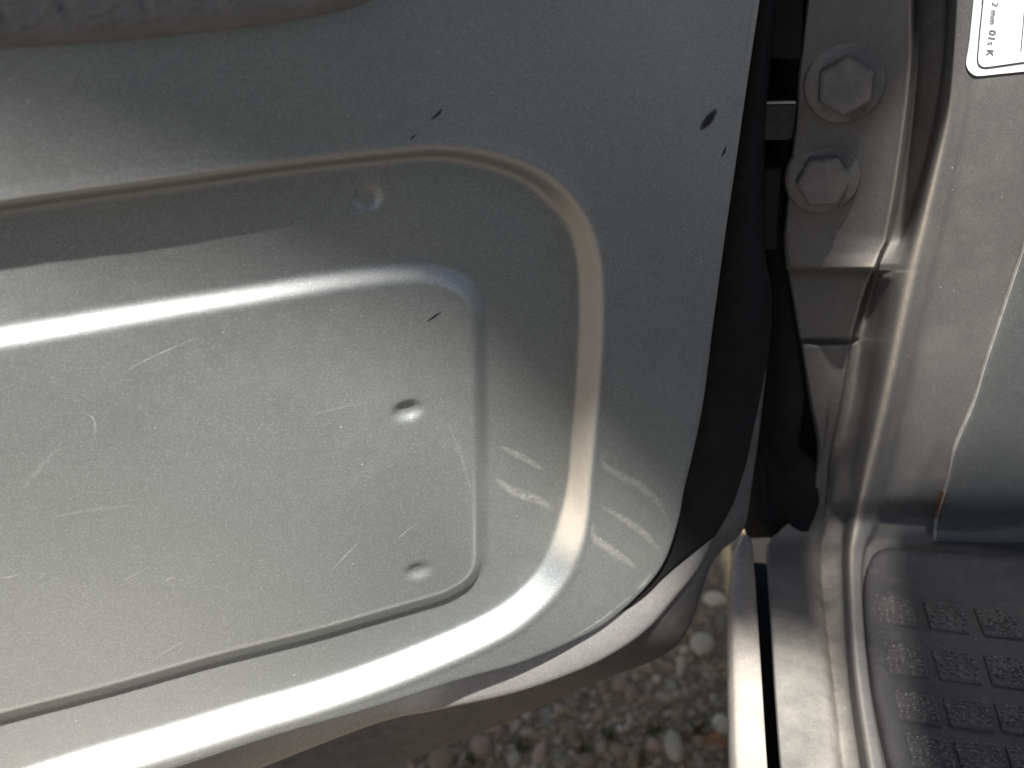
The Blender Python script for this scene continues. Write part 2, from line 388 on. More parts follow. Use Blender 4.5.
# black weatherstrip up the hinge side, widened to paint in shade on the hem
nw = 236; fade = np.interp(np.arange(nw), [0, 95, 125, 145, 158, 172, 188, 235], [1, 1, .82, .60, .42, .25, .14, .06])[:, None]
wr = []
for t, dw in ((-.1, .0006), (.05, .0024), (.2, .0030), (.35, .0034), (.5, .0034), (.7, .0034), (.95, .0030), (1.25, .0026), (1.7, .0024), (1.95, .0020), (2.02, -.002)):
    tt = t * fade - .12 * (1 - fade)
    Q = np.where(tt <= 1, lerp(GAP[:nw], CR[:nw], tt), lerp(CR[:nw], SIL[:nw], tt - 1)); Q[:, 2:3] += dw * (.6 + .4 * fade)
    wr.append(c3(Q))
e = loft('weatherstrip_and_shade', wr, M['black'], None); par(e, door)
CR = CR[:, :2]; SIL = SIL[:, :2]
# outer skin of the door behind everything
SK = lerp(CR, SIL, 0.9)
pts = np.vstack([SK, [[-0.75, SK[-1][1] - 0.06], [-0.75, 0.32], [SK[0][0], 0.32]]])
cen = pts.mean(0)
v3 = [door_pt(p[0], p[1], -0.055) for p in pts] + [door_pt(p[0], p[1], -0.066) for p in (cen + (pts - cen) * 0.99)]
n_ = len(pts)
fc = [list(range(n_, 2 * n_))] + [(i, (i + 1) % n_, (i + 1) % n_ + n_, i + n_) for i in range(n_)]
e = mesh('outer_skin', v3, fc, M['hem'], None, False); par(e, door)
# flat rest of the inner panel beyond the picture (upper and rear part of the door)
e = mesh('panel_rest', [door_pt(*p) for p in [(-0.75, -0.22, -.002), (-0.299, -0.20, -.002), (-0.299, 0.32, -.002), (-0.75, 0.32, -.002)]], [(0, 1, 2, 3)], M['door'], None); par(e, door)

# padded vinyl trim above
PADE = crom(np.array([door_uv(x, y, 0.004) for x, y in [(-240, 70), (-100, 59), (0, 51), (100, 44), (200, 35), (260, 28), (310, 20), (350, 11), (385, -3), (420, -24), (470, -70)]]), 260)
cols_ = []; gr = []
for i in range(46):
    t = i / 45.0; up = 0.15 * t ** 1.5 * 0.9
    wv = 0.0010 + 0.0050 * (1 - math.exp(-up / 0.0030)) + 0.10 * up
    if i == 0: wv, up = -0.001, 0.0006
    Q = PADE + np.array([-0.25 * up, up])
    s = np.linspace(0, 1, len(Q))
    wob = 0.0001 * np.sin(s * 60 + 2 * np.sin(s * 17)) * min(1, up / 0.012)
    # folds in the vinyl running up from the edge
    fold = np.zeros(len(Q))
    for fx, dp in ((0.39, 1.0), (0.495, .9), (0.59, .45), (0.31, .7), (0.66, .4)):
        fold -= 0.0014 * dp * np.exp(-((s - fx - 0.35 * up) / 0.0065) ** 2) * min(1, max(0, up - 0.004) / 0.006)
    cols_.append(D0 + Q[:, :1] * TT + Q[:, 1:] * ZZ + (wv + wob + fold)[:, None] * NN)
    gr.append(np.full(len(Q), min(1.0, max(0.0, (up - 0.0022) / 0.004))))
pad = loft('padded_trim', cols_, M['vinyl'], None)
at = pad.data.attributes.new('grain', 'FLOAT', 'POINT'); at.data.foreach_set('value', np.concatenate(gr).astype(np.float32))
par(pad, door)
pad['label'] = 'wrinkled grey brown vinyl padding on the door'

# scratches, painted reflection streaks and scuffs on the inner panel
def surf(x, y):
    wv = 0.0
    for _ in range(4):
        uv = door_uv(x, y, wv); wv = float(height(uv)[0][0])
    return uv
def decal(name, pix, width, mat, soft=0.0):
    C = np.array([surf(x, y) for x, y in pix]); C = crom(C, max(12, len(pix) * 7))
    d = np.gradient(C, axis=0); d /= np.linalg.norm(d, axis=1)[:, None] + 1e-12
    nn = np.stack([-d[:, 1], d[:, 0]], 1); n = len(C)
    taper = np.sin(np.linspace(0.12, pi - 0.12, n)) ** 0.6
    rows = []; ed = []
    for a, al in ((-1, soft), (-0.35, 1), (0.35, 1), (1, soft)):
        Q = C + nn * (width * 0.5 * a * taper)[:, None]
        h = height(Q)[0] + 0.00012
        rows.append(D0 + Q[:, :1] * TT + Q[:, 1:] * ZZ + h[:, None] * NN); ed.append(taper * al)
    o = loft(name, rows, mat, None)
    at = o.data.attributes.new('edge', 'FLOAT', 'POINT'); at.data.foreach_set('value', np.concatenate(ed).astype(np.float32))
    return par(o, panel)
for pix, wd in [([(118, 376), (150, 358), (203, 335)], .0007), ([(330, 572), (345, 556), (360, 541)], .0009), ([(138, 672), (165, 652), (196, 635)], .0006),
                ([(395, 541), (408, 530), (420, 521)], .0006), ([(118, 583), (138, 573), (153, 564)], .0006), ([(0, 577), (10, 577), (22, 573)], .0010),
                ([(78, 70), (73, 77), (66, 82)], .0008), ([(161, 107), (163, 113), (166, 119)], .0004), ([(138, 164), (155, 155), (176, 146)], .0004),
                ([(84, 412), (94, 420), (95, 442)], .0008), ([(163, 581), (168, 579), (174, 577)], .0007), ([(212, 508), (218, 505), (225, 501)], .0005), ([(330, 262), (345, 252), (356, 246)], .0004)]:
    decal('scratch', pix, wd, M['scratch'], 0.2)
for pix, wd in [([(22, 492), (38, 470), (62, 444)], .0034), ([(40, 520), (90, 510), (140, 505)], .002), ([(228, 620), (240, 612), (246, 618), (236, 622)], .0012), ([(66, 152), (70, 168), (80, 183)], .003),
                ([(300, 420), (330, 410), (380, 400)], .0012), ([(447, 420), (462, 460), (474, 500)], .002)]:
    decal('scratch', pix, wd, M['scratch_soft'], 0.0)
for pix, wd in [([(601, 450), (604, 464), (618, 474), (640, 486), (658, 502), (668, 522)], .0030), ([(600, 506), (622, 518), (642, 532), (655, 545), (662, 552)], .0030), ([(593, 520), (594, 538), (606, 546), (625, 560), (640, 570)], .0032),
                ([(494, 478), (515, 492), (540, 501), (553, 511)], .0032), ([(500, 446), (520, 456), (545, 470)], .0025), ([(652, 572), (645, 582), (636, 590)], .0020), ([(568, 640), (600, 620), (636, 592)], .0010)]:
    o = decal('reflection_streak', pix, wd * 1.7, M['streak'], 0.0)
for pix, wd in [([(443, 108), (437, 115), (430, 120)], .0011), ([(417, 134), (413, 137), (410, 140)], .0007), ([(442, 311), (435, 316), (426, 322)], .0009),
                ([(717, 109), (711, 117), (700, 130)], .0040), ([(726, 146), (724, 152), (721, 157)], .0012)]:
    decal('scuff', pix, wd, M['scuff'], 0.3)

# ================================================================== CAR BODY
body = car
bpy.context.view_layer.update()
def YB(py): return 0.430 + 0.030 * sst((py - 0) / 520.0)
# each row: py, kind, then (px, offset) for columns A0 A B C D E F G H I
rows = []
def wall(py, A, B, C, D, E, Fc, G, oA=0, oB=0, oC=-.004, oD=.022, oE=.020, oF=-.004, oG=.003):
    y0 = YB(py)
    Fc = float(cinterp([-170, 0, 60, 126, 200, 286, 400, 455, 495], [964, 958, 954, 947, 930, 910, 886, 873, 863], np.array([float(py)]))[0])
    G = float(cinterp([-170, 0, 126, 200, 286, 400, 455, 495], [988, 984, 972, 958, 938, 914, 903, 893], np.array([float(py)]))[0])
    seq = [(A - 1, .035), (A, oA + .003), (A + 3, oA), (B, oB), (C - 9, oC + .0012), (C - 2, oC), (C + 1, oC + .006), (D, oD), (E, oE), (lerp(E, Fc, .45), oF + .006), (Fc, oF), (lerp(Fc, G, .5), oF + .0015), (G, oG), (1050, .006), (1130, .006), (1260, .008)]
    rows.append([on_y(x, py, y0 + o) for x, o in seq])
def sill(py, A, C, D, E, Fc, G, dz=0.0):
    z0 = 0.398 + dz
    seq = [(A, -.03), (A, -.003), (A + 2, -.0005), (lerp(A, C, .5), .0), (C - 8, .0005), (C - 1, -.0008), (C + 2, -.003), (D, -.007), (E, -.002), (lerp(E, Fc, .5), .007), (Fc, .010), (lerp(Fc, G, .6), .008), (G, -.001), (1050, -.002), (1130, -.002), (1260, -.002)]
    rows.append([on_z(x, py, z0 + o) for x, o in seq])
wall(-170, 820, 860, 916, 924, 952, 964, 988)
wall(-80, 814, 855, 914, 922, 949, 961, 986)
wall(0, 807, 850, 912, 921, 946, 958, 984)
wall(60, 800, 845, 912, 920, 943, 954, 980)
wall(126, 795, 840, 905, 914, 933, 947, 972)
wall(200, 787, 835, 894, 901, 914, 930, 958)
wall(238, 784, 830, 887, 892, 902, 922, 950)
wall(252, 785, 830, 881, 886, 894, 919, 947, 0, -.001, -.006, .016, .014)
wall(264, 786, 832, 876, 880, 886, 915, 944, .0, -.003, -.011, .010, .008)
wall(267, 786, 832, 875, 879, 885, 915, 943, .0005, -.0034, -.012, .010, .008)
wall(270, 787, 833, 874, 878, 884, 914, 942, .003, -.001, -.010, .010, .008)
wall(273, 788, 834, 872, 877, 882, 913, 941, .010, .009, .004, .014, .010)
wall(277, 788, 834, 871, 876, 881, 912, 941, .012, .012, .008, .016, .010)
wall(286, 790, 834, 867, 873, 880, 910, 938, .012, .012, .009, .020, .012)
wall(332, 798, 830, 854, 862, 873, 900, 927, .012, .012, .009, .020, .012)
wall(337, 799, 829, 853, 861, 872, 899, 925, .012, .012, .009, .020, .012)
wall(341, 800, 829, 852, 860, 871, 898, 924, .017, .017, .014, .020, .012)
wall(346, 801, 828, 851, 859, 870, 897, 923, .012, .012, .010, .020, .012)
wall(400, 810, 824, 842, 851, 861, 886, 914, .012, .012, .009, .018, .012)
wall(455, 818, 825, 831, 838, 851, 873, 903, .014, .014, .012, .016, .010)
wall(495, 812, 820, 827, 834, 847, 863, 893, .012, .012, .012, .014, .008, -.002)
def blend(py, f, cols):
    y0 = YB(py) + .004; z0 = .398
    rows.append([lerp(on_y(x, py, y0 + a), on_z(x, py, z0 + b), f) for x, a, b in cols])
for py, f, A, C, D, E_, Fc, G_ in ((520, .30, 790, 823, 829, 844, 858, 884), (545, .75, 766, 816, 823, 842, 853, 871)):
    blend(py, f, [(A, .03, -.03), (A + 1, .006, -.003), (A + 3, .004, -.0005), (lerp(A, C, .5), .005, 0), (C - 8, .006, .0005), (C - 1, .006, -.0005), (C + 2, .007, -.002), (D, .008, -.005), (E_, .006, -.002), (lerp(E_, Fc, .5), .0, .007), (Fc, -.003, .010), (lerp(Fc, G_, .6), -.001, .008), (G_, .002, -.001), (1050, .002, -.002), (1130, .002, -.002), (1260, .002, -.002)])
sill(570, 767, 817, 823, 842, 852, 866)
sill(600, 769, 819, 825, 843, 853, 866)
sill(650, 772, 825, 831, 846, 856, 870)
sill(700, 775, 831, 837, 851, 862, 876)
sill(768, 780, 838, 845, 861, 873, 889)
sill(860, 788, 849, 857, 876, 890, 908)
G = np.array(rows)
last = G[-1].copy(); d_ = np.zeros_like(last); d_[:, 1] = -0.25
G = np.concatenate([G, (last + d_)[None], (last + d_ * 3.2)[None]])
# refine with smooth interpolation in both directions
def refine(G, nr, nc):
    r, c, _ = G.shape
    tr = np.linspace(0, r - 1, (r - 1) * nr + 1); tc = np.linspace(0, c - 1, (c - 1) * nc + 1)
    A = np.stack([np.stack([cinterp(np.arange(r), G[:, j, q], tr) for q in range(3)], 1) for j in range(c)], 1)
    return np.stack([np.stack([cinterp(np.arange(c), A[i, :, q], tc) for q in range(3)], 1) for i in range(len(tr))], 0)
GR = refine(G, 6, 6)
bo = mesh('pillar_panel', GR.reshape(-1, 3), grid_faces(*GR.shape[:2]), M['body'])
# brown dirt in the channel, on the ledge and along the foot of the ridge
ci = np.linspace(0, G.shape[1] - 1, GR.shape[1])[None, :]; ri = np.linspace(0, G.shape[0] - 1, GR.shape[0])[:, None]
du = 0.55 * np.exp(-((ci - 6.8) / 1.6) ** 2) + 0.0 * ri
du = du + 0.55 * sst((ri - 20.5) / 4) * np.exp(-((ci - 4) / 3.2) ** 4) + 0.35 * np.exp(-((ci - 9.4) / .35) ** 2) * (ri < 22) + 0.8 * np.exp(-((ri - 11.8) / 1.2) ** 2) * np.exp(-((ci - 4.2) / 1.6) ** 2)
at = bo.data.attributes.new('dust', 'FLOAT', 'POINT'); at.data.foreach_set('value', np.clip(du, 0, 1).astype(np.float32).ravel())
pl = 0.75 * np.exp(-((ci - 9.9) / .30) ** 2) * sst((ri - 3) / 2) * (1 - 0.75 * sst((ri - 21) / 3)) + 0.8 * np.exp(-((ri - 8.3) / .9) ** 2) * np.exp(-((ci - 4.6) / 1.0) ** 2) + 0.3 * np.exp(-((ci - 5) / .35) ** 2) * (ri < 16)  # ridge highlight and sunlit lip patch painted in as pale dusty colour
at = bo.data.attributes.new('pale', 'FLOAT', 'POINT'); at.data.foreach_set('value', np.clip(pl, 0, 1).astype(np.float32).ravel())
par(bo, body)
TREE = BVHTree.FromPolygons([tuple(v) for v in GR.reshape(-1, 3)], [tuple(int(i) for i in f) for f in grid_faces(*GR.shape[:2])])
def hit(x, y, lift=0.0):
    d = Vector(ray(x, y)).normalized(); p, nrm, _, _ = TREE.ray_cast(Vector(CAM), d)
    if p is None: return on_y(x, y, .43)
    if nrm.dot(d) > 0: nrm = -nrm
    return np.array(p + nrm * lift)

# kick plate that overlaps the panel on the right
SEAM = crom(np.array([(1075, 60), (1050, 150), (1024, 239), (1004, 300), (984, 361), (972, 401), (953, 447), (946, 480), (936, 514), (933, 540)], float), 60)
L0, L1, L2, L3, L4 = [], [], [], [], []
for x, y in SEAM:
    L0.append(hit(x, y, 0.0002)); L1.append(hit(x + .6, y, 0.0022)); L2.append(hit(x + 4, y, 0.0030)); L3.append(hit(x + 45, y, 0.0040)); L4.append(on_y(x + 190, y, YB(y) + .002))
kp = loft('kick_plate', [L0, L1, L2, L3, L4], M['kick'], None); par(kp, body)
bead = [(-0.7, .0004), (-0.4, .0016), (0.1, .0026), (0.6, .0031), (0.9, .0028)]
se = loft('seam_bead', [[hit(x + a, y, b) for x, y in SEAM] for a, b in bead], M['seam'], None); par(se, body)
rs = loft('rust_stain', [[hit(x + a, y, b) for x, y in SEAM[-7:-3]] for a, b in ((-2.2, .0004), (-1.0, .0012), (1.4, .0040), (2, .0036))], M['rust'], None); par(rs, body)

# dark liner behind the gap, fender edge, boot
lin = []
for py, xs in ((-170, (735, 770, 800, 830)), (0, (730, 765, 795, 822)), (200, (715, 750, 780, 806)), (340, (712, 745, 780, 816)), (460, (716, 745, 790, 830)), (538, (748, 760, 790, 830))):
    lin.append([on_y(x, py, YB(py) + o) for x, o in zip(xs, (.06, .045, .040, .045))])
lg = refine(np.array(lin), 6, 4)
e = mesh('gap_liner', lg.reshape(-1, 3), grid_faces(*lg.shape[:2]), M['liner']); par(e, body)
e = mesh('fender', [(0.045, 0.50, 0.44), (0.045, 0.50, 0.95), (0.03, 1.2, 0.95), (0.03, 1.2, 0.44), (0.075, 0.50, 0.44), (0.075, 0.50, 0.95)], [(0, 1, 2, 3), (0, 4, 5, 1)], M['hem'], None, False); par(e, body)
# rubber boot hanging at the foot of the hinge gap
bt = []
for py, xl, xr in ((-170, 770, 818), (0, 756, 809), (120, 748, 797), (200, 742, 787), (240, 742, 785), (290, 746, 791), (340, 742, 800), (400, 740, 806), (440, 738, 800), (450, 738, 803), (458, 738, 812), (464, 738, 819), (498, 742, 821), (515, 747, 816), (527, 758, 811), (540, 772, 809), (550, 784, 808), (555, 790, 807), (556.5, 792, 806)):
    y0 = YB(py) + .015
    pr = [(0, .012), (.12, .004), (.22, .0005), (.30, .0), (.36, .004), (.44, .0055), (.62, .003), (.84, .0015), (.96, .002), (1, .008)]
    bt.append([on_y(lerp(xl, xr, a), py, y0 + b - (.006 if py > 470 else 0)) for a, b in pr])
bg_ = refine(np.array(bt), 4, 3)
e = mesh('rubber_seal', bg_.reshape(-1, 3), grid_faces(*bg_.shape[:2]), M['black']); par(e, body)
e['label'] = 'black rubber seal filling the gap beside the hinge pillar'

# hinge: pin, leaf and knuckle
def cyl(name, a, b, r, mat, parent, seg=28, bev=0.0006):
    a, b = Vector(a), Vector(b); L = (b - a).length
    bm = bmesh.new(); bmesh.ops.create_cone(bm, cap_ends=True, segments=seg, radius1=r, radius2=r, depth=L)
    bmesh.ops.bevel(bm, geom=[e for e in bm.edges if len(e.link_faces) == 2 and e.calc_face_angle(0) > 1.0], offset=bev, segments=2, affect='EDGES')
    o = from_bm(name, bm, mat, None, True)
    o.data.transform((Matrix.Translation((a + b) / 2) @ (b - a).to_track_quat('Z', 'Y').to_matrix().to_4x4()))
    return par(o, parent) if parent else o
def boxq(name, quad, depth, mat, parent, bev=0.0007):
    """a slab: four picture corners on a plane, extruded away from the viewer along +Y"""
    bm = bmesh.new(); f = [bm.verts.new(tuple(q)) for q in quad]; bk = [bm.verts.new((q[0], q[1] + depth, q[2])) for q in quad]
    bm.faces.new(f); bm.faces.new(bk[::-1])
    for i in range(4): bm.faces.new((f[i], bk[i], bk[(i + 1) % 4], f[(i + 1) % 4]))
    bmesh.ops.recalc_face_normals(bm, faces=bm.faces)
    bmesh.ops.bevel(bm, geom=list(bm.edges), offset=bev, segments=2, affect='EDGES')
    return par(from_bm(name, bm, mat, None), parent)
pa, pb = on_y(776, -120, .437), on_y(768, 236, .437)
hinge = cyl('hinge_pin', pa, (pa[0], pa[1], pb[2]), .0062, M['hinge'], body)
boxq('hinge_leaf', [on_y(x, y, .424) for x, y in ((754, 104), (797, 103), (792, 140), (748, 141))], .022, M['hinge'], body)
boxq('hinge_leaf', [on_y(x, y, .427) for x, y in ((765, -60), (806, -60), (801, 60), (757, 58))], .020, M['liner'], body)
boxq('hinge_leaf', [on_y(x, y, .428) for x, y in ((747, 170), (781, 168), (776, 250), (738, 250))], .020, M['liner'], body)

boxq('edge_highlight', [on_y(x, y, .4236) for x, y in ((755.5, 103.0), (796, 102.2), (796, 103.6), (755.5, 104.4))], .003, M['seam'], body, .0001)  # bright highlight on the leaf's top edge, put in as a pale strip
# bolts: flanged hexagon heads
def bolt(px, py, r_hex, r_w, twist):
    c = hit(px, py)
    ax = Vector((-0.05, -1, 0.03)).normalized()
    rot = ax.to_track_quat('Z', 'Y').to_matrix().to_4x4(); T = Matrix.Translation(Vector(c)) @ rot
    bm = bmesh.new()
    seg = 40; rings = [(r_w, -.004), (r_w, .0012), (r_w - .0003, .0018), (r_w - .0009, .0021), (r_hex + .0004, .0027)]
    vs_ = [[bm.verts.new((r * cos(2 * pi * i / seg), r * sin(2 * pi * i / seg), z)) for i in range(seg)] for r, z in rings]
    for a, b in zip(vs_, vs_[1:]):
        for i in range(seg): bm.faces.new((a[i], a[(i + 1) % seg], b[(i + 1) % seg], b[i]))
    bm.faces.new(vs_[-1]); bm.transform(T)
    wsh = from_bm('washer', bm, M['bolt'], None, True)
    bm = bmesh.new()
    rings = [(1.0, .0015), (1.0, .0098), (.93, .0112)]
    vs_ = [[bm.verts.new((r_hex * k * cos(pi * i / 3 + twist), r_hex * k * sin(pi * i / 3 + twist), z)) for i in range(6)] for k, z in rings]
    for a, b in zip(vs_, vs_[1:]):
        for i in range(6): bm.faces.new((a[i], a[(i + 1) % 6], b[(i + 1) % 6], b[i]))
    bm.faces.new(vs_[-1])
    bmesh.ops.bevel(bm, geom=list(bm.edges), offset=.0005, segments=2, affect='EDGES')
    bm.transform(T)
    hd = from_bm('bolt', bm, M['bolt'], None)
    par(hd, body); wsh.parent = hd; wsh.matrix_parent_inverse = hd.matrix_world.inverted()
    return hd
b1 = bolt(844, 83, .0116, .0160, radians(33)); b1['label'] = 'upper hexagon bolt on the hinge pillar'
b2 = bolt(822, 177, .0112, .0156, radians(6)); b2['label'] = 'lower hexagon bolt on the hinge pillar'

# sticker on the kick panel
def sp(x, y, lift): return hit(x, y, lift)
bl = [(972.5, 0), (968, 45), (965.5, 62), (967, 69), (971, 73.5), (978, 75.5), (1024, 71), (1100, 63)]
vst = []; Lf = crom(np.array([(985, -130), (978, -60), (972.5, 0), (968, 45), (965.6, 60), (966.5, 68), (970.5, 73.5), (978, 75.6), (1000, 73.4), (1024, 71), (1110, 62)], float), 120)
# fan of quads from the border towards the far corner
far = np.array([(1110, -130)] * 120, float)
rws = [[sp(*(lerp(p, q, t)), .0005) for p, q in zip(Lf, far)] for t in (0, .03, .06, .1, .16, .25, .35, .45, .58, .7, .85, .97)]
stk = loft('label_sticker', rws, M['sticker'], None, True); par(stk, body); stk['label'] = 'white label sticker with thin grey border'
def line_on(name, pix, wpx, mat, parent, lift=.0007):
    C = crom(np.array(pix, float), len(pix) * 8); d = np.gradient(C, axis=0); d /= np.linalg.norm(d, axis=1)[:, None]
    nn = np.stack([-d[:, 1], d[:, 0]], 1)
    o = loft(name, [[sp(*(c + n * a * wpx / 2), lift) for c, n in zip(C, nn)] for a in (-1, 1)], mat, None)
    o.parent = parent; o.matrix_parent_inverse = parent.matrix_world.inverted(); return o
bpy.context.view_layer.update()
line_on('border_line', [(987, -60), (981.5, 0), (978.5, 30), (976.6, 52), (976.3, 60), (977.6, 64.6), (982, 67), (990, 66.8), (1024, 62), (1100, 52)], 1.6, M['ink'], stk)
line_on('printed_line', [(1026, -20), (1023, 20), (1020.3, 51)], 0.9, M['ink'], stk)
# printed text, turned a quarter as on the label
def text_on(s, x, y, size_px, ang, mat):
    cu = bpy.data.curves.new('t', 'FONT'); cu.body = s; cu.size = 1.0; cu.resolution_u = 3; cu.offset = 0.012; cu.space_character = 1.1
    to = bpy.data.objects.new('t', cu); COL.objects.link(to); bpy.context.view_layer.update()
    me = bpy.data.meshes.new_from_object(to.evaluated_get(bpy.context.evaluated_depsgraph_get()))
    bpy.data.objects.remove(to)
    ca, sa = cos(ang), sin(ang)
    for v in me.vertices:
        a, b = v.co.x * size_px, v.co.y * size_px
        v.co = Vector(sp(x + a * ca + b * sa, y + a * sa - b * ca, .0007))
    me.materials.clear(); me.materials.append(mat)
    o = link('printed_text', me); o.parent = stk; o.matrix_parent_inverse = stk.matrix_world.inverted(); return o
text_on('01s K', 988.5, 29.0, 10.5, radians(97), M['inkpale'])
text_on('2 mm', 991.5, 1.5, 9.0, radians(97), M['inkpale'])

# rocker strip outside the sill gap
rk = []
for py, xl, xr in ((536, 740, 751), (545, 736, 753), (570, 733, 755), (600, 731.5, 757), (677, 732.5, 762), (768, 735, 768), (880, 742, 777)):
    z = .392
    A = on_z(xl, py, z); B = on_z(xr, py, z)
    rk.append([A + [0.004, 0, -.06], A + [-.001, 0, -.012], A + [0, 0, -.003], A + [.0012, 0, -.0006], lerp(A, B, .35) + [0, 0, .0006], lerp(A, B, .8) + [0, 0, 0.0002], B + [-.0008, 0, -.0002], B + [0, 0, -.0012], B + [0, 0, -.05]])
rk = np.array(rk); ext = rk[-1] + [0, -.8, 0]; first = rk[0] + [0, .002, -.05]
rk = np.concatenate([first[None], rk, ext[None]]); RK = refine(rk, 5, 4)
e = mesh('rocker_strip', RK.reshape(-1, 3), grid_faces(*RK.shape[:2]), M['rocker']); par(e, body)
e['label'] = 'dusty beige rocker strip beside the black sill gap'
a = on_z(768, 768, .36); 
e = mesh('gap_seal', [(0.050, -0.6, .362), (0.095, -0.6, .362), (0.095, 0.49, .362), (0.060, 0.49, .362)], [(0, 1, 2, 3)], M['liner'], None, False); par(e, body)
e = mesh('sill_side', [(0.085, -0.9, .38), (0.085, -0.9, .20), (0.085, 1.2, .20), (0.085, .46, .34)], [(0, 1, 2, 3)], M['hem'], None, False); par(e, body)
e = mesh('floor_pan', [(0.10, -0.9, .30), (1.4, -0.9, .30), (1.4, 0.9, .30), (0.10, 0.9, .30)], [(0, 1, 2, 3)], M['liner'], None, False); par(e, body)

# unseen plates added overhead to cast shade, outlines cut to the wanted shadow
def shade_plate(name, poly, k, thick, mat):
    bm = bmesh.new(); lo = []
    for x, y in poly: lo.append(bm.verts.new(tuple(np.array([x, y, 0.5]) + SUN * k)))
    f = bm.faces.new(lo); r = bmesh.ops.extrude_face_region(bm, geom=[f])
    bmesh.ops.translate(bm, verts=[v for v in r['geom'] if isinstance(v, bmesh.types.BMVert)], vec=(0, 0, thick))
    bmesh.ops.recalc_face_normals(bm, faces=bm.faces)
    return par(from_bm(name, bm, mat, None), body)
shade_plate('roof_blocker', [(.118, .434), (.110, .36), (.104, .30), (.100, .27), (.105, -1.2), (1.3, -1.2), (1.3, .434)], 1.16, .03, M['hem'])  # unseen car roof, outline shaped to steer sun and shade
shade_plate('sun_blocker', [(-.60, .30), (-.20, .338), (-.14, .358), (-.08, .373), (-.03, .364), (.02, .356), (.046, .312), (.060, .338), (.076, .326), (.098, .312), (.100, .405), (.112, .425), (.112, .452), (.09, .456), (.066, .463), (.070, .474), (.096, .488), (.102, .51), (.110, .54), (.118, .62), (.10, .9), (-.60, .9)], 1.15, .03, M['hem'])  # added sun blocker, no real car part; notches let sun patches through
e = mesh('body_side_blocker', [(.06, -.80, .20), (.06, -.80, .95), (.20, -.80, 1.55), (.05, -2.6, .20), (.05, -2.6, .95), (.20, -2.6, 1.55), (.35, -.80, .20), (.35, -.80, 1.55)], [(0, 1, 4, 3), (1, 2, 5, 4), (0, 6, 7, 2, 1)], M['hem'], None, False); par(e, body)  # unseen rear body side, added to block low sky
# unseen seat block, added to darken door reflections and block rear sky
bm = bmesh.new(); bmesh.ops.create_cube(bm, size=1.0, matrix=Matrix.Translation((.45, -.55, .80)) @ Matrix.Diagonal((.60, .40, .95, 1)))
bmesh.ops.bevel(bm, geom=list(bm.edges), offset=.07, segments=4, affect='EDGES')
par(from_bm('seat_blocker', bm, M['liner'], None, True), body)

# ================================================================== FLOOR MAT
ZM = 0.4035
fm = empty('floor_mat', tuple(on_z(1000, 660, ZM)), 'black ribbed rubber floor mat with pebbled tread blocks at lower right', 'floor mat')
EDGE = crom(np.array([on_z(x, y, ZM)[:2] for x, y in [(1150, 564), (1024, 557), (960, 552), (905, 548), (884, 548), (874, 553), (868, 566), (864.5, 590), (866, 625), (870, 662), (877, 708), (891, 768), (915, 860), (960, 1010)]]), 160)
inner = np.array([0.26, 0.30])
mr = []
for t, dz in ((0, -.010), (0, -.001), (.006, .0006), (.016, .0016), (.035, .0018), (.06, .0008), (.08, 0), (.3, 0), (.65, 0), (1, 0)):
    Q = EDGE + (inner - EDGE) * t
    wv = 0.0006 * np.sin(Q[:, 0] * 60) * np.sin(Q[:, 1] * 55) * (t > .05)
    mr.append(np.column_stack([Q, np.full(len(Q), ZM + dz) + wv]))
e = loft('mat_sheet', mr, M['mat'], None); par(e, fm)
def block_mesh(seed):
    r = random.Random(seed); bm = bmesh.new()
    w_, d_, h_ = .0080, .0092, .0009
    lo = [bm.verts.new((sx * w_, sy * d_, -.001)) for sx, sy in ((-1, -1), (1, -1), (1, 1), (-1, 1))]
    hi = [bm.verts.new((sx * w_ * .93, sy * d_ * .93, h_)) for sx, sy in ((-1, -1), (1, -1), (1, 1), (-1, 1))]
    bm.faces.new(hi)
    for i in range(4): bm.faces.new((lo[i], lo[(i + 1) % 4], hi[(i + 1) % 4], hi[i]))
    for i in range(7):
        for j in range(7):
            x = (i - 3) * w_ * .27 + r.uniform(-.0009, .0009); y = (j - 3) * d_ * .27 + r.uniform(-.0009, .0009); s = r.uniform(.0006, .0011); hh = r.uniform(.0008, .0022)
            ring = [bm.verts.new((x + s * cos(k * pi / 3 + i), y + s * sin(k * pi / 3 + i), h_ - .0001)) for k in range(6)]
            top = [bm.verts.new((x + .55 * s * cos(k * pi / 3 + i), y + .55 * s * sin(k * pi / 3 + i), h_ + hh * .8)) for k in range(6)]
            for k in range(6): bm.faces.new((ring[k], ring[(k + 1) % 6], top[(k + 1) % 6], top[k])).material_index = 1
            bm.faces.new(top).material_index = 1
    me = bpy.data.meshes.new('tread_block'); bm.to_mesh(me); bm.free(); me.materials.append(M['block']); me.materials.append(M['nub']); return me
BM_ = [block_mesh(i) for i in range(4)]
inv = fm.matrix_world.inverted()
kk = 0
ROWS = [(895, 613), (905, 662), (917, 710), (930, 755), (945, 806)]
for j, (rx, ry) in enumerate(ROWS):
    a = on_z(rx, ry, ZM); b = on_z(rx + 51, ry + 6, ZM); dp = abs(on_z(*ROWS[min(j + 1, 4)], ZM)[1] - on_z(*ROWS[min(j + 1, 4) - 1], ZM)[1])
    for i in range(4):
        p = a + (b - a) * i
        o = link('tread_block', BM_[kk % 4]); kk += 1
        o.parent = fm; o.matrix_parent_inverse = inv; o.location = (p[0], p[1], ZM + .0003)
        o.scale = (1.12, min(1.12, dp * .70 / .0184), 1)
        o.rotation_euler = (0, 0, random.uniform(-.05, .05) + pi * (kk % 2))

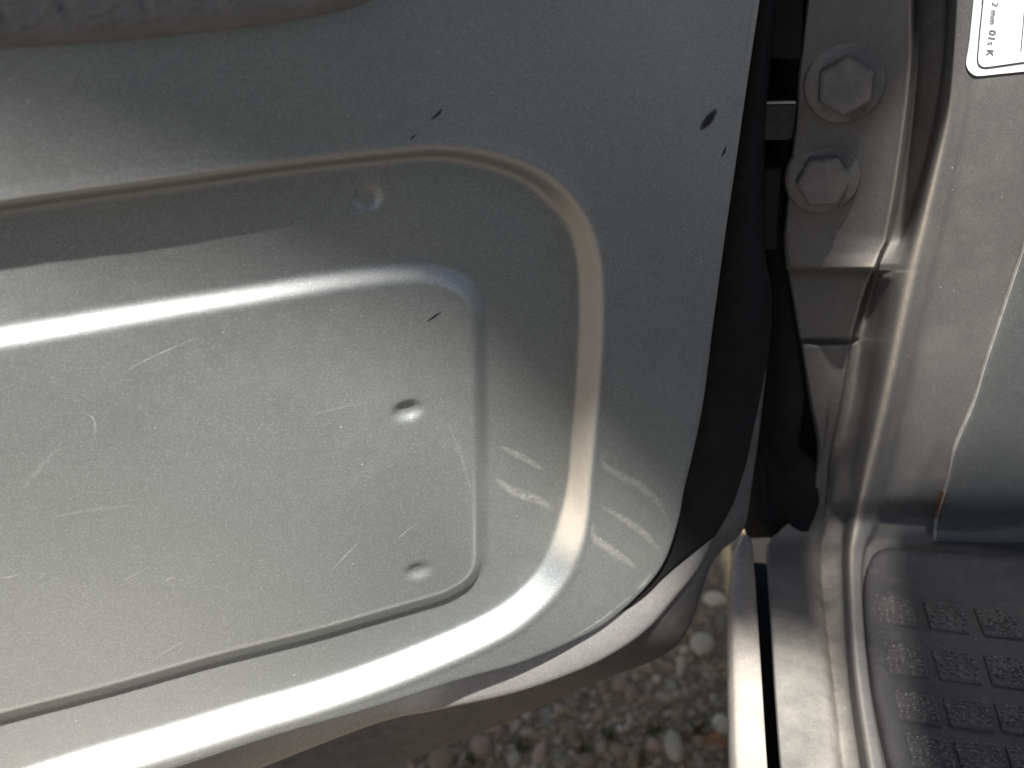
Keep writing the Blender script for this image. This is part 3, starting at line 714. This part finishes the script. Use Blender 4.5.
# ================================================================== GRAVEL
def pebble_mesh(seed, sub=2):
    r = random.Random(seed); bm = bmesh.new(); bmesh.ops.create_icosphere(bm, subdivisions=sub, radius=1)
    ph = [r.uniform(0, 6) for _ in range(6)]
    for v in bm.verts:
        c = v.co; k = 1 + .12 * sin(2.1 * c.x + ph[0]) + .10 * sin(2.6 * c.y + ph[1]) + .08 * sin(3.3 * c.z + 2 * c.x + ph[2])
        v.co = c * k
    me = bpy.data.meshes.new('pebble'); bm.to_mesh(me); bm.free(); me.shade_smooth(); return me
PM = []
for s in range(4):
    for mm in STONE:
        me = pebble_mesh(s * 11 + 3); me.materials.append(mm); PM.append(me)
def pebble(x, y, a, b, h, rot, matk, seed):
    o = bpy.data.objects.new('pebble', PM[(seed % 4) * 5 + matk]); COL.objects.link(o)
    o.location = (x, y, h * .15); o.scale = (a, b, h); o.rotation_euler = (random.uniform(-.25, .25), random.uniform(-.25, .25), rot)
    o.parent = g; return o
spots = []
for px, py, wpx, hpx, mk in [(672, 741, 20, 33, 1), (702, 643, 27, 22, 1), (681, 665, 10, 19, 1), (657, 675, 9, 10, 1), (671, 684, 15, 9, 3), (650, 686, 11, 13, 3), (631, 692, 13, 16, 4), (622, 683, 20, 15, 2), (538, 751, 16, 20, 4), (573, 733, 16, 20, 2), (631, 720, 9, 9, 1),
                             (722, 720, 20, 18, 1), (712, 678, 11, 13, 2), (715, 598, 26, 14, 1), (691, 611, 11, 14, 1), (685, 647, 12, 10, 1), (721, 621, 15, 22, 0), (708, 624, 9, 8, 3), (710, 571, 8, 22, 2), (667, 694, 20, 12, 0), (727, 648, 13, 11, 0), (480, 745, 24, 20, 4), (440, 758, 28, 20, 2), (515, 755, 16, 14, 3),
                             (700, 700, 10, 9, 2), (600, 712, 12, 12, 2), (655, 712, 13, 10, 0), (690, 745, 14, 12, 2), (600, 745, 16, 14, 0), (635, 755, 18, 16, 2), (560, 756, 14, 12, 3), (700, 760, 14, 12, 0)]:
    p = on_z(px, py, .006); sc_ = np.linalg.norm(p - CAM) / FOC
    spots.append((p[0], p[1], wpx * sc_ * .5)); pebble(p[0], p[1], wpx * sc_ * .5, hpx * sc_ * .5 / .72, min(wpx, hpx) * sc_ * .42, random.uniform(-.2, .2), mk, len(spots))
tries = 0
while len(spots) < 290 and tries < 6000:
    tries += 1
    px, py = random.uniform(360, 760), random.uniform(525, 790)
    p = on_z(px, py, .004)
    # only where the gap between door and rocker lets one see the ground
    if py < 1010 - px * .62 or px < 380: continue
    r_ = random.choice((.0035, .0045, .0045, .0055, .007, .009)) * random.uniform(.85, 1.15)
    if any((p[0] - a) ** 2 + (p[1] - b) ** 2 < ((c + r_) * .8) ** 2 for a, b, c in spots): continue
    spots.append((p[0], p[1], r_)); pebble(p[0], p[1], r_, r_ * random.uniform(.65, 1.0), r_ * random.uniform(.45, .7), random.uniform(0, 6), random.choice((0, 2, 2, 2, 2, 3, 0, 2, 4)), len(spots))
# fine grit between the pebbles: uncountable
bmv, bmf, bmi = [], [], []
ico = bmesh.new(); bmesh.ops.create_icosphere(ico, subdivisions=1, radius=1); iv = np.array([v.co[:] for v in ico.verts]); if_ = np.array([[v.index for v in f.verts] for f in ico.faces]); ico.free()
nG = 12000
kk_ = RNG.random(nG) < .8
gx = np.where(kk_, RNG.uniform(-.20, .09, nG), RNG.uniform(-1.0, .6, nG)); gy = np.where(kk_, RNG.uniform(.58, 1.04, nG), RNG.uniform(.2, 1.8, nG))
gs = RNG.choice([.0016, .0022, .003, .0045, .006], nG, p=[.3, .3, .2, .12, .08]) * RNG.uniform(.8, 1.2, nG)
allv = []; allf = []
for i in range(nG):
    a = RNG.uniform(0, 6.28); R2 = np.array([[cos(a), -sin(a), 0], [sin(a), cos(a), 0], [0, 0, 1]])
    v = (iv * RNG.uniform(.75, 1.2, (len(iv), 1)) * [gs[i], gs[i] * RNG.uniform(.6, 1), gs[i] * .6]) @ R2.T + [gx[i], gy[i], gs[i] * .25]
    allv.append(v); allf.append(if_ + i * len(iv))
me = bpy.data.meshes.new('fine_gravel'); V_ = np.concatenate(allv); F_ = np.concatenate(allf)
me.from_pydata(V_.tolist(), [], F_.tolist())
for mm in STONE + [M['grit']]: me.materials.append(mm)
mi = np.repeat(RNG.choice([0, 2, 5, 5, 5, 3, 5, 5, 2, 5], nG), len(if_)); me.polygons.foreach_set('material_index', mi.astype(np.int32)); me.shade_smooth()
o = link('fine_gravel', me); tag(o, 'fine brown grit and small gravel between the pebbles', 'gravel', kind='stuff')
# moss tufts (one mass) and a dry leaf
mv, mf = [], []
for (px, py) in ((520, 748), (610, 737), (700, 728), (640, 760), (585, 752), (695, 735), (655, 731), (470, 760)):
    c = on_z(px, py, .002)
    for q in range(60):
        a = random.uniform(0, 6.28); rr = random.gauss(0, .009); b = c + np.array([rr * cos(a), rr * sin(a), 0]); h = random.uniform(.003, .010); t = random.uniform(0, 6.28); lw = .0009
        i0 = len(mv); mv += [b + [lw * cos(t), lw * sin(t), 0], b - [lw * cos(t), lw * sin(t), 0], b + [random.uniform(-.003, .003), random.uniform(-.003, .003), h]]; mf.append((i0, i0 + 1, i0 + 2))
o = mesh('moss', mv, mf, M['moss'], None, False); tag(o, 'thin green moss growing between the pebbles', 'moss', kind='stuff')
def leaf(px, py, L, wd, rot, label):
    c = on_z(px, py, .012); vs_, fs = [], []
    n = 12
    for i in range(n + 1):
        t = i / n; wv = wd * math.sin(pi * min(1, t * 1.02)) ** .8 * (1 + .12 * math.sin(t * 30))
        for k in (-1, -.5, 0, .5, 1):
            vs_.append(((t - .5) * L, wv * k, .004 * k * k + .003 * math.sin(t * 5)))
    fs = grid_faces(n + 1, 5)
    o = mesh('dry_leaf', vs_, fs, M['leaf']); o.location = tuple(c); o.rotation_euler = (.15, .1, rot)
    tag(o, label, 'leaf'); return o
leaf(717, 744, .030, .008, .35, 'curled orange dry leaf on the gravel beside the rocker strip')
